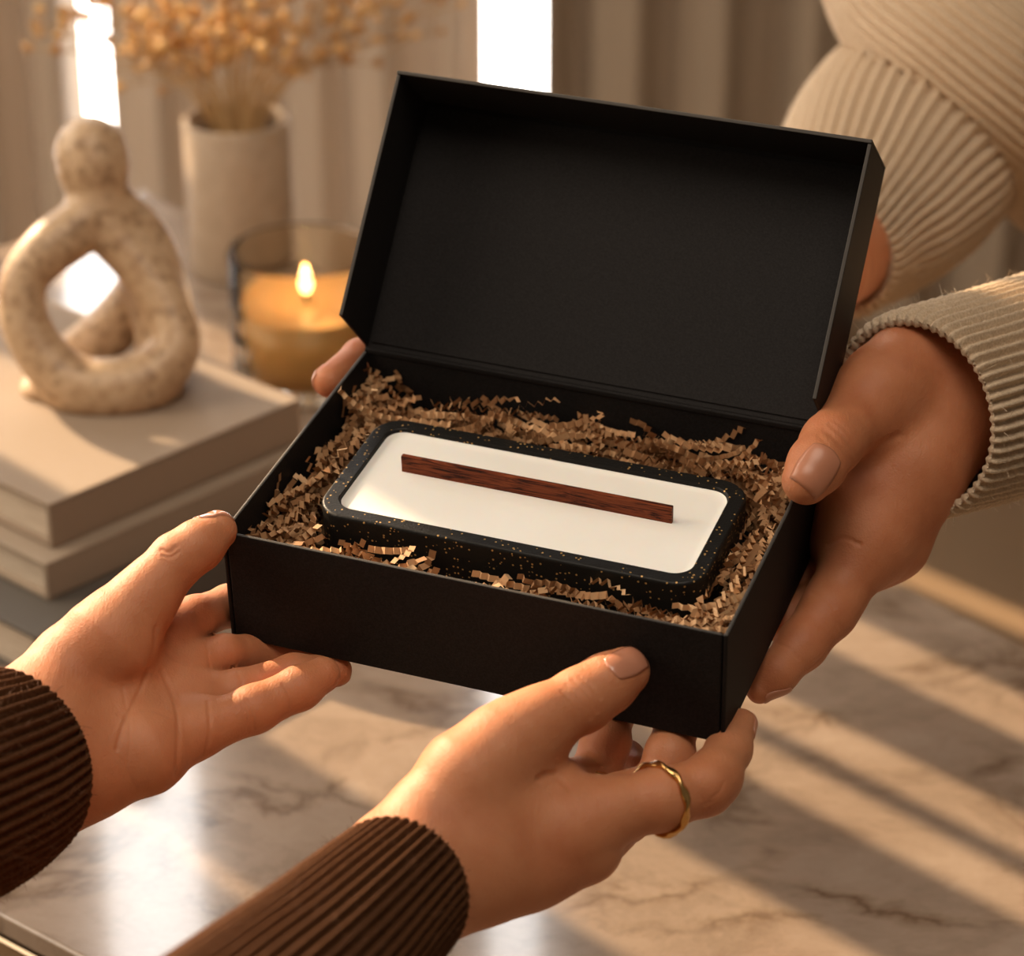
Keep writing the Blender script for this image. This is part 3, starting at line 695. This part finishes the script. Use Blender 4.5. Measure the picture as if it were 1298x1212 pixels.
loops([(X-.004, Y-.004, .009, -.0385), (X-.0008, Y-.0008, .0115, -.036), (X, Y, .0125, -.0015), (X-.0002, Y-.0002, .0124, -.0006), (X-.0008, Y-.0008, .0119, 0), (X-.0012, Y-.0012, .0117, 0),
       (X-.0058, Y-.0058, .0085, 0), (X-.0062, Y-.0062, .0081, 0), (X-.0066, Y-.0066, .0078, -.0005), (X-.0068, Y-.0068, .0076, -.006), (X-.008, Y-.008, .007, -.012)], M['terrazzo'], 'vessel', cd)
loops([(X-.0071, Y-.0071, .0073, -.008), (X-.0070, Y-.0070, .0074, -.0014), (X-.0076, Y-.0076, .0070, -.0021), (X-.010, Y-.010, .0055, -.0023)], M['wax'], 'wax', cd)
bm = bmesh.new(); box_bm(bm, -.0010, .0047, .0008, .1125, .0022, .0084, cmat, .0003); obj('wooden_wick', bm, M['wick_wood'], cd)

# ---- crinkled paper filling
def crinkle():
    V = []; Fc = []
    rg = np.random.default_rng(21)
    def strip(c, yaw, n, zt, fold, wid, tilt):
        dx = np.array([math.cos(yaw), math.sin(yaw), 0]); sd = np.array([-math.sin(yaw), math.cos(yaw), 0])
        p = np.array([c[0], c[1], zt])-dx*fold*n*.33; b0 = len(V); up = np.array([0, 0, 1.])
        sdt = sd*math.cos(tilt)+up*math.sin(tilt); cur = rg.normal(0, .055); pitch = rg.normal(0, .035)
        pts = []
        for i in range(n+1):
            pts.append((p.copy(), sdt.copy()))
            s = 1 if i % 2 else -1; a = rg.uniform(.75, 1.1)*s+pitch
            upv = np.cross(dx, sdt)
            p = p+fold*rg.uniform(.75, 1.2)*(dx*math.cos(a)+upv*math.sin(a))
            ca, sa = math.cos(cur), math.sin(cur)
            dx, sdt = dx*ca+sdt*sa, sdt*ca-dx*sa
        if max(min(X-abs(q[0]-CC[0]), Y-abs(q[1]-CC[1])) for q, s in pts if q[2] < .05) > .0035: return False
        for q, s in pts:
            for e in (-1, 1):
                w = q+s*wid*.5*e
                # keep inside the box and off the candle
                w[0] = np.clip(w[0], -.0978, .0978); w[1] = np.clip(w[1], -.0680, .0682); w[2] = min(max(w[2], -.047), -.010 if w[1] < -.04 else -.003 if w[1] > .05 else .001)
                ox = X+.0012-abs(w[0]-CC[0]); oy = Y+.0012-abs(w[1]-CC[1])
                if ox > 0 and oy > 0 and w[2] < CZ+.012:
                    if ox < oy: w[0] += ox*(1 if w[0] > CC[0] else -1)
                    else: w[1] += oy*(1 if w[1] > CC[1] else -1)
                V.append(BO+BM@w)
        for i in range(n): Fc.append((b0+2*i, b0+2*i+1, b0+2*i+3, b0+2*i+2))
        return True
    for layer, (cnt, z0, z1) in enumerate([(160, -.040, -.026), (230, -.028, -.016), (360, -.019, -.0085)]):
        done = 0
        while done < cnt:
            u = rg.uniform(0, 1)
            if u < .30: c = (rg.uniform(-.092, .092), rg.uniform(.040, .064)); yaw = rg.normal(0, .38)
            elif u < .52: c = (rg.uniform(-.092, .092), -rg.uniform(.041, .064)); yaw = rg.normal(0, .22)
            elif u < .77: c = (-rg.uniform(.082, .095), rg.uniform(-.062, .062)); yaw = PI/2+rg.normal(0, .38)
            else: c = (rg.uniform(.082, .095), rg.uniform(-.062, .062)); yaw = PI/2+rg.normal(0, .38)
            if rg.uniform() < .15 and c[1] > -.04: yaw += rg.uniform(0, PI)
            z = rg.uniform(z0, z1)
            if layer == 2 and c[1] < -.041: z -= .0015
            if layer == 2 and c[1] > .04: z += .001
            done += strip(c, yaw, int(rg.integers(9, 18)), z, rg.uniform(.0028, .0038), rg.uniform(.0019, .0029), rg.choice([-1, 1])*rg.uniform(.35, 1.3))
    return V, Fc
V, Fc = crinkle()
o = from_np('shredded_paper', V, Fc, M['kraft'], None, False)
tag(o, 'crinkled kraft paper shreds packed round the candle in the gift box', 'paper filling', kind='stuff')

# ---- ring on the finger
c0 = handB.fing[3][2][0]; axd = U3(U3(handB.fing[3][3][0]-handB.fing[3][1][0])-.62*TOW)
u = U3(np.cross(axd, UP)); w_ = np.cross(axd, u)
V = []; Fc = []; nr, nt_ = 96, 12
for i in range(nr):
    a = 2*PI*i/nr; e = u*math.cos(a)+w_*math.sin(a)
    # lie on the finger
    tt = .020
    for _ in range(70):
        d_ = handB.sdf((c0-axd*.0006+e*tt)[None])[0]; tt -= np.clip(d_, -.002, .002)*.7
    R0 = tt+.0008
    for j in range(nt_):
        b_ = 2*PI*j/nt_; rr = .0012*(1+.30*math.cos(2*b_+a*9))
        V.append(c0-axd*.0006+e*(R0+rr*math.cos(b_))+axd*rr*1.15*math.sin(b_))
    for j in range(nt_):
        i2, j2 = (i+1) % nr, (j+1) % nt_; Fc.append((i*nt_+j, i2*nt_+j, i2*nt_+j2, i*nt_+j2))
V = np.array(V); V = V.reshape(nr, nt_, 3)
V = V.reshape(-1, 3)
tag(from_np('ring', V, Fc, M['gold']), 'thin twisted gold ring on the finger under the box corner', 'ring')

# ---- table
E1 = np.array([math.cos(math.radians(-52)), math.sin(math.radians(-52))]); E0 = np.array([math.cos(math.radians(-38)), math.sin(math.radians(-38))])
pa = G(1240, 790)[:2]; pb = G(52, 1186)[:2]
K = pa-E1*.86; BK = np.array([-.60, -.80])
poly = [pa+E1*1.2, K, K+BK*1.0, pb-E0*.62, pb+E0*1.25]
tc = np.mean(poly, 0)
tb = empty('coffee_table', (tc[0], tc[1], -.43), 'polished beige veined marble table under the box, books and candles', 'table')
def prism(bm, poly, z0, z1):
    a = [bm.verts.new((p[0], p[1], z0)) for p in poly]; b_ = [bm.verts.new((p[0], p[1], z1)) for p in poly]
    bm.faces.new(a[::-1]); bm.faces.new(b_)
    for i in range(len(poly)): j = (i+1) % len(poly); bm.faces.new([a[i], a[j], b_[j], b_[i]])
bm = bmesh.new(); prism(bm, poly, -.012, 0); bmesh.ops.recalc_face_normals(bm, faces=bm.faces)
o = obj('marble_top', bm, M['marble'], tb); md = o.modifiers.new('b', 'BEVEL'); md.width = .002; md.segments = 3
def inset(poly, k): c = np.mean(poly, 0); return [c+(p-c)*k for p in poly]
bm = bmesh.new(); prism(bm, inset(poly, 1.004), -.040, -.014); bmesh.ops.recalc_face_normals(bm, faces=bm.faces)
o = obj('metal_frame', bm, M['brass'], tb); md = o.modifiers.new('b', 'BEVEL'); md.width = .003; md.segments = 3
for p in [inset(poly, .90)[q] for q in (0, 1, 3, 4)]:
    bm = bmesh.new(); box_bm(bm, p[0], p[1], -.235, .04, .04, .39, None, .003); obj('leg', bm, M['brass'], tb)

# ---- books
BA = U3(np.array([.121, .134])); BB = np.array([-BA[1], BA[0]])
def book(name, corner, z0, z1, la, lb, cover, label, spine_a=True, cv=.0028):
    MT = Matrix(((BA[0], BB[0], 0, corner[0]), (BA[1], BB[1], 0, corner[1]), (0, 0, 1, z0), (0, 0, 0, 1)))
    e = empty(name, None, label, 'book', 'books stacked on the table', mat=MT); H = z1-z0
    bm = bmesh.new()
    box_bm(bm, la/2, lb/2, cv/2, la, lb, cv, MT, .0008); box_bm(bm, la/2, lb/2, H-cv/2, la, lb, cv, MT, .0008)
    box_bm(bm, la/2, cv*.6, H/2, la, cv*1.2, H-.0006, MT, .0010)
    obj('cover', bm, cover, e)
    bm = bmesh.new(); box_bm(bm, la/2, lb/2, H/2, la-.007, lb-.005, H-2*cv, MT); obj('page_block', bm, M['pages'], e)
    return e
book('book', G(70, 797, .030)[:2]-BA*.012, 0.0005, .0300, .21, .29, M['cover3'], 'charcoal-covered book at the bottom of the stack')
book('book', G(62, 762, .0305)[:2], .0303, .0520, .20, .27, M['cover2'], 'sand-coloured book in the middle of the stack')
book('book', G(62, 640, .0785)[:2], .0523, .0785, .18, .25, M['cover1'], 'greige book on top of the stack, under the sculpture')

# ---- sculpture
SD = 1.505
def S(px, py, off=0.0, r=28): return (W(px, py, SD+off), r*SD/F)
def SC(pts, n=5):
    a = np.array([[*S(x, y, o, r)[0], S(x, y, o, r)[1]] for x, y, o, r in pts]); c = catmull(a, n); return [(q[:3], q[3]) for q in c]
front = SC([(126, 270, .002, 28), (92, 294, -.004, 34), (60, 318, -.010, 32), (30, 358, -.012, 28.5), (33, 412, -.011, 29.5), (64, 462, -.009, 33), (100, 490, -.007, 38), (145, 494, -.006, 40), (190, 480, -.004, 37), (223, 440, -.002, 29), (213, 392, .001, 28), (178, 338, .003, 30), (143, 298, .003, 31), (122, 272, .002, 29)])
back = SC([(135, 262, .012, 32), (166, 290, .018, 37), (190, 335, .020, 39), (203, 395, .018, 36), (208, 445, .014, 36), (198, 485, .010, 35)])
leg = SC([(192, 345, .030, 32), (170, 384, .034, 33), (138, 420, .036, 33), (94, 452, .032, 30), (58, 488, .024, 28), (56, 503, .016, 27)])
fill = SC([(150, 285, .010, 30), (182, 330, .014, 34), (206, 380, .012, 33), (216, 425, .010, 30)])
foot = SC([(56, 503, .012, 27), (110, 508, .008, 24), (190, 500, .008, 26)])
head = [S(115, 193, 0, 46), S(118, 203, 0, 45)]
neck = [S(119, 225, 0, 32), S(125, 256, .002, 29), S(132, 280, .004, 28)]
zb = .0788
def sc_sdf(P):
    d = chain(P, front, .002); d = smin(d, chain(P, back, .002), .005); d = smin(d, chain(P, fill, .002), .005); d = smin(d, chain(P, foot, .004), .008)
    d = smin(d, chain(P, leg, .002), .006)
    hn = smin(chain(P, head, .004), chain(P, neck, .003), .014); d = smin(d, hn, .010)
    return np.maximum(d, zb-P[:, 2])
A = np.array([n[0] for c in (front, back, leg, head) for n in c])
lo = A.min(0)-.03; hi = A.max(0)+.03; lo[2] = zb-.004
V, Q = implicit(sc_sdf, lo, hi, .0028, 1)
sco = from_np('sculpture', V, Q, M['stone'])
tag(sco, 'speckled beige abstract looped figure sculpture standing on the books', 'sculpture')

# ---- glass candle
jc = G(388, 452)[:2]; jz = .0
jc = W(388, 372, 1.70)[:2]
JR, JH = .0485, .090
jar = empty('jar_candle', (jc[0], jc[1], 0), 'lit candle in clear amber glass jar on the table behind the box', 'candle')
bm = bmesh.new()
lathe(bm, [(0, .001), (JR-.004, .001), (JR-.001, .003), (JR, .008), (JR, JH-.002), (JR-.0012, JH), (JR-.0028, JH-.001), (JR-.0034, JH-.004), (JR-.0034, .012), (JR-.008, .0085), (0, .0085)], jc[0], jc[1], 0, 72)
bmesh.ops.recalc_face_normals(bm, faces=bm.faces); obj('glass_jar', bm, M['glass'], jar, True)
bm = bmesh.new(); JW = JR-.0040
lathe(bm, [(0, .0092), (JW-.004, .0092), (JW, .013), (JW, .0535), (JW-.002, .0525), (.012, .0515), (0, .0515)], jc[0], jc[1], 0, 64); bmesh.ops.recalc_face_normals(bm, faces=bm.faces); obj('wax', bm, M['jar_wax'], jar, True)
bm = bmesh.new(); lathe(bm, [(0, .050), (.0012, .050), (.0011, .0585), (0, .0595)], jc[0], jc[1], 0, 10); obj('wick', bm, M['wick_black'], jar, True)
bm = bmesh.new(); lathe(bm, [(0, .0565), (.0028, .0585), (.0042, .063), (.0040, .068), (.0024, .0745), (.0008, .079), (0, .080)], jc[0], jc[1], 0, 24); obj('flame', bm, M['flame'], jar, True)
ld = bpy.data.lights.new('candle_light', 'POINT'); ld.energy = .06; ld.color = (1, .55, .2); ld.shadow_soft_size = .004
lo_ = bpy.data.objects.new('candle_light', ld); COL.objects.link(lo_); lo_.location = (jc[0], jc[1], .083)

# ---- vase and dried flowers
vc = W(305, 280, 1.885)[:2]; VR = .037; VH = .112
vs = empty('vase', (vc[0], vc[1], 0), 'pale cylindrical ceramic vase of dried flowers by the curtain', 'vase')
bm = bmesh.new(); lathe(bm, [(0, 0), (VR-.004, 0), (VR-.001, .0015), (VR, .005), (VR, VH-.002), (VR-.0015, VH), (VR-.004, VH-.001), (VR-.0045, VH-.004), (VR-.0045, .006), (0, .006)], vc[0], vc[1], 0, 64)
bmesh.ops.recalc_face_normals(bm, faces=bm.faces); obj('body', bm, M['ceramic'], vs, True)
bud_bm = bmesh.new(); bmesh.ops.create_icosphere(bud_bm, subdivisions=2, radius=1.0)
for v in bud_bm.verts:
    a = math.atan2(v.co.y, v.co.x); s_ = 1+.10*math.cos(5*a)*(1-abs(v.co.z)); v.co.x *= s_; v.co.y *= s_
    if v.co.z > .6: v.co.z *= .9
bud_me = bpy.data.meshes.new('flower_bud'); bud_bm.to_mesh(bud_me); bud_bm.free(); bud_me.materials.append(M['bud']); bud_me.polygons.foreach_set('use_smooth', [True]*len(bud_me.polygons))
rg = np.random.default_rng(33)
tips = [(45, 30), (95, -10), (130, 92), (150, -60), (185, 15), (205, 115), (235, -80), (255, 40), (285, -30), (300, 70), (330, -100), (350, 25), (372, 60), (395, -50), (420, 20), (450, 60), (470, -30), (510, 45), (540, -15), (585, 5), (500, -90), (60, -80), (320, -20), (270, -120), (430, -110), (165, 60), (390, 95), (240, 95), (35, 60), (75, 45), (110, 20), (150, 110), (560, 40), (205, 60), (480, 80)]
for k, (tx, ty) in enumerate(tips):
    dd = 1.885+rg.uniform(-.045, .075); tip = W(tx, ty, dd)
    ang = math.atan2(tip[1]-vc[1], tip[0]-vc[0])
    base = np.array([vc[0]-.012*math.cos(ang), vc[1]-.012*math.sin(ang), .012]); f = .6
    lipx = vc[0]+np.clip((tip[0]-vc[0])*.16, -.024, .024); lipy = vc[1]+np.clip((tip[1]-vc[1])*.16, -.022, .022)
    lip = np.array([lipx, lipy, VH+.004]); mid = lip*.5+tip*.5+np.array([0, 0, .012])-np.array([tip[0]-vc[0], 0, 0])*.06
    curve = catmull([base, lip, mid, tip], 8)
    st = empty('dried_flower', tuple(base), 'dried flower sprig with small round golden buds standing in the pale vase', 'dried flower', 'dried flowers in the vase')
    V, Fc = tube_np(curve, np.linspace(.0011, .0006, len(curve)), 6)
    VV = [V]; FF = list(Fc); n0 = len(V); buds = []
    for b in range(rg.integers(6, 10)):
        i = int(rg.uniform(.56, 1.0)*(len(curve)-1)); p0 = curve[i]
        dr = rg.normal(0, 1, 3); dr[2] = abs(dr[2])*.9+.25; dr = U3(dr); p1_ = p0+dr*rg.uniform(.012, .042)
        v2, f2 = tube_np([p0, (p0+p1_)/2+rg.normal(0, .0008, 3), p1_], .0005, 5); FF += [tuple(x+n0 for x in q) for q in f2]; VV.append(v2); n0 += len(v2); buds.append((p1_, dr))
    buds.append((tip, U3(tip-mid)))
    from_np('stem', np.vstack(VV), FF, M['stem'], st)
    iv = inv_of(st)
    for p, dr in buds:
        o = bpy.data.objects.new('flower_bud', bud_me); COL.objects.link(o); o.parent = st
        r_ = rg.uniform(.0026, .0048)
        o.matrix_basis = iv @ Matrix.Translation(Vector(p)) @ Vector(dr).to_track_quat('Z', 'Y').to_matrix().to_4x4() @ Matrix.Diagonal((r_, r_, r_*1.15, 1))

# ------------------------------------------------------------------ the room
YC = 2.50; FZ = -.43
SUNAZ = math.radians(-46.5); SUNEL = math.radians(27)
sdir = np.array([math.cos(SUNAZ)*math.cos(SUNEL), math.sin(SUNAZ)*math.cos(SUNEL), -math.sin(SUNEL)])
nh = np.array([-math.sin(SUNAZ), math.cos(SUNAZ)])           # horizontal, across the sun
def curtain_x(n): return (n-YC*nh[1])/nh[0]
def curtain(x0, x1, folds, amp, seed, label, zt=2.25, m='curtain', zb=None, dl=0.0, dr=0.0):
    rg = np.random.default_rng(seed); n = max(8, int((x1-x0)/.006)); zs = np.linspace(FZ+.01 if zb is None else zb, zt, 30)
    ph = rg.uniform(0, 6, 4); V = []
    for z in zs:
        k = min(max((z-.10)/.3, 0), 1); k = k*k*(3-2*k); xa = x0+dl*k; xb = x1+dr*k      # held further open higher up
        for i in range(n+1):
            x = xa+(xb-xa)*i/n; u = i/n*folds*2*PI
            y = YC+amp*(math.sin(u+ph[0])+.35*math.sin(2.3*u+ph[1])+.25*math.sin(.6*u+ph[2]+z*.8))
            V.append((x, y, z))
    Fc = [(j*(n+1)+i, j*(n+1)+i+1, (j+1)*(n+1)+i+1, (j+1)*(n+1)+i) for j in range(len(zs)-1) for i in range(n)]
    o = from_np('curtain', V, Fc, M[m], None, True)
    md = o.modifiers.new('s', 'SOLIDIFY'); md.thickness = .002
    return tag(o, label, 'curtain', 'curtain panels in front of the window')
def bx(px, d=2.42): return (px-649)/F*d
# panels seen in the picture
curtain(curtain_x(1.125), bx(64), 7, .018, 2, 'pleated linen curtain panel left of the sculpture, at the picture edge', m='curtain_lit', dr=-.042)
curtain(bx(102), bx(612), 5, .017, 3, 'pleated linen curtain panel behind the vase', m='curtain_lit', dl=.042)
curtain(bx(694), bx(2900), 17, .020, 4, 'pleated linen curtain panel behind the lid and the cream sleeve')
# panels further along the window, the gaps between them let the sun in
gaps = [(.30, .605), (.690, .768), (.836, .870), (.884, .920), (.970, .998), (1.035, 1.125)]
edges = [curtain_x(-.25)]
for a, b in gaps: edges += [curtain_x(a), curtain_x(b)]
for i in range(0, len(edges)-1, 2):
    wdt = edges[i+1]-edges[i]
    curtain(edges[i], edges[i+1], max(1, round(wdt/.07)), min(.012, wdt*.10), 20+i, 'narrow pleated linen curtain panel beyond the left edge of the view')
curtain(curtain_x(.29), curtain_x(.61), 3, .012, 31, 'unseen short linen sun blocker added beyond the left edge of the view', zt=1.165)  # added out of view to shade the table while the hands stay sunlit
curtain(curtain_x(1.03), curtain_x(1.13), 1, .008, 32, 'unseen low linen sun blocker added beyond the left edge of the view', zt=.60)  # added below a slot that lets the sun reach the flowers
curtain(curtain_x(1.03), curtain_x(1.13), 1, .008, 33, 'unseen high linen sun blocker added beyond the left edge of the view', zb=.84)  # added above that slot to keep its sun off the table
def struct(name, bm, m): o = obj(name, bm, m); o['kind'] = 'structure'; return o
bm = bmesh.new(); box_bm(bm, 0, 1.0, FZ-.01, 8, 6.4, .02); struct('floor', bm, M['floor'])
bm = bmesh.new(); box_bm(bm, -.2, YC+.16, .9, 5.2, .004, 2.66); struct('window_1', bm, M['pane'])
bm = bmesh.new(); box_bm(bm, 2.8, YC+.2, .9, 2.4, .1, 2.66); box_bm(bm, -3.4, YC+.2, .9, 1.2, .1, 2.66); struct('wall_back', bm, M['wall'])

# ------------------------------------------------------------------ light
sl = bpy.data.lights.new('sun', 'SUN'); sl.energy = 9.5; sl.color = (1, .72, .44); sl.angle = math.radians(.32)
so = bpy.data.objects.new('sun', sl); COL.objects.link(so); so.rotation_euler = Vector(sdir).to_track_quat('-Z', 'Y').to_euler(); so.location = (-2, 3, 2)
def area(name, loc, target, size, sizey, energy, color):
    a = bpy.data.lights.new(name, 'AREA'); a.shape = 'RECTANGLE'; a.size = size; a.size_y = sizey; a.energy = energy; a.color = color
    o = bpy.data.objects.new(name, a); COL.objects.link(o); o.location = loc; o.rotation_euler = (Vector(target)-Vector(loc)).to_track_quat('-Z', 'Y').to_euler(); return o
area('side_window_light', (-1.7, 1.2, 1.2), (0, 1.1, .2), 1.4, 1.3, 31, (1, .82, .63))
area('overhead_fill', (0, .35, 2.0), (.05, 1.1, .2), 1.1, 1.1, 18.5, (1, .855, .70))  # unseen soft fill added overhead, stands for no lamp
wd = bpy.data.worlds.new('world'); scene.world = wd; wd.use_nodes = True
wd.node_tree.nodes['Background'].inputs['Color'].default_value = (1, .80, .60, 1); wd.node_tree.nodes['Background'].inputs['Strength'].default_value = .10
vs_ = scene.view_settings; vs_.view_transform = 'Standard'; vs_.look = 'None'; vs_.exposure = 0.0; vs_.gamma = 1
try: vs_.use_curve_mapping = False
except Exception: pass
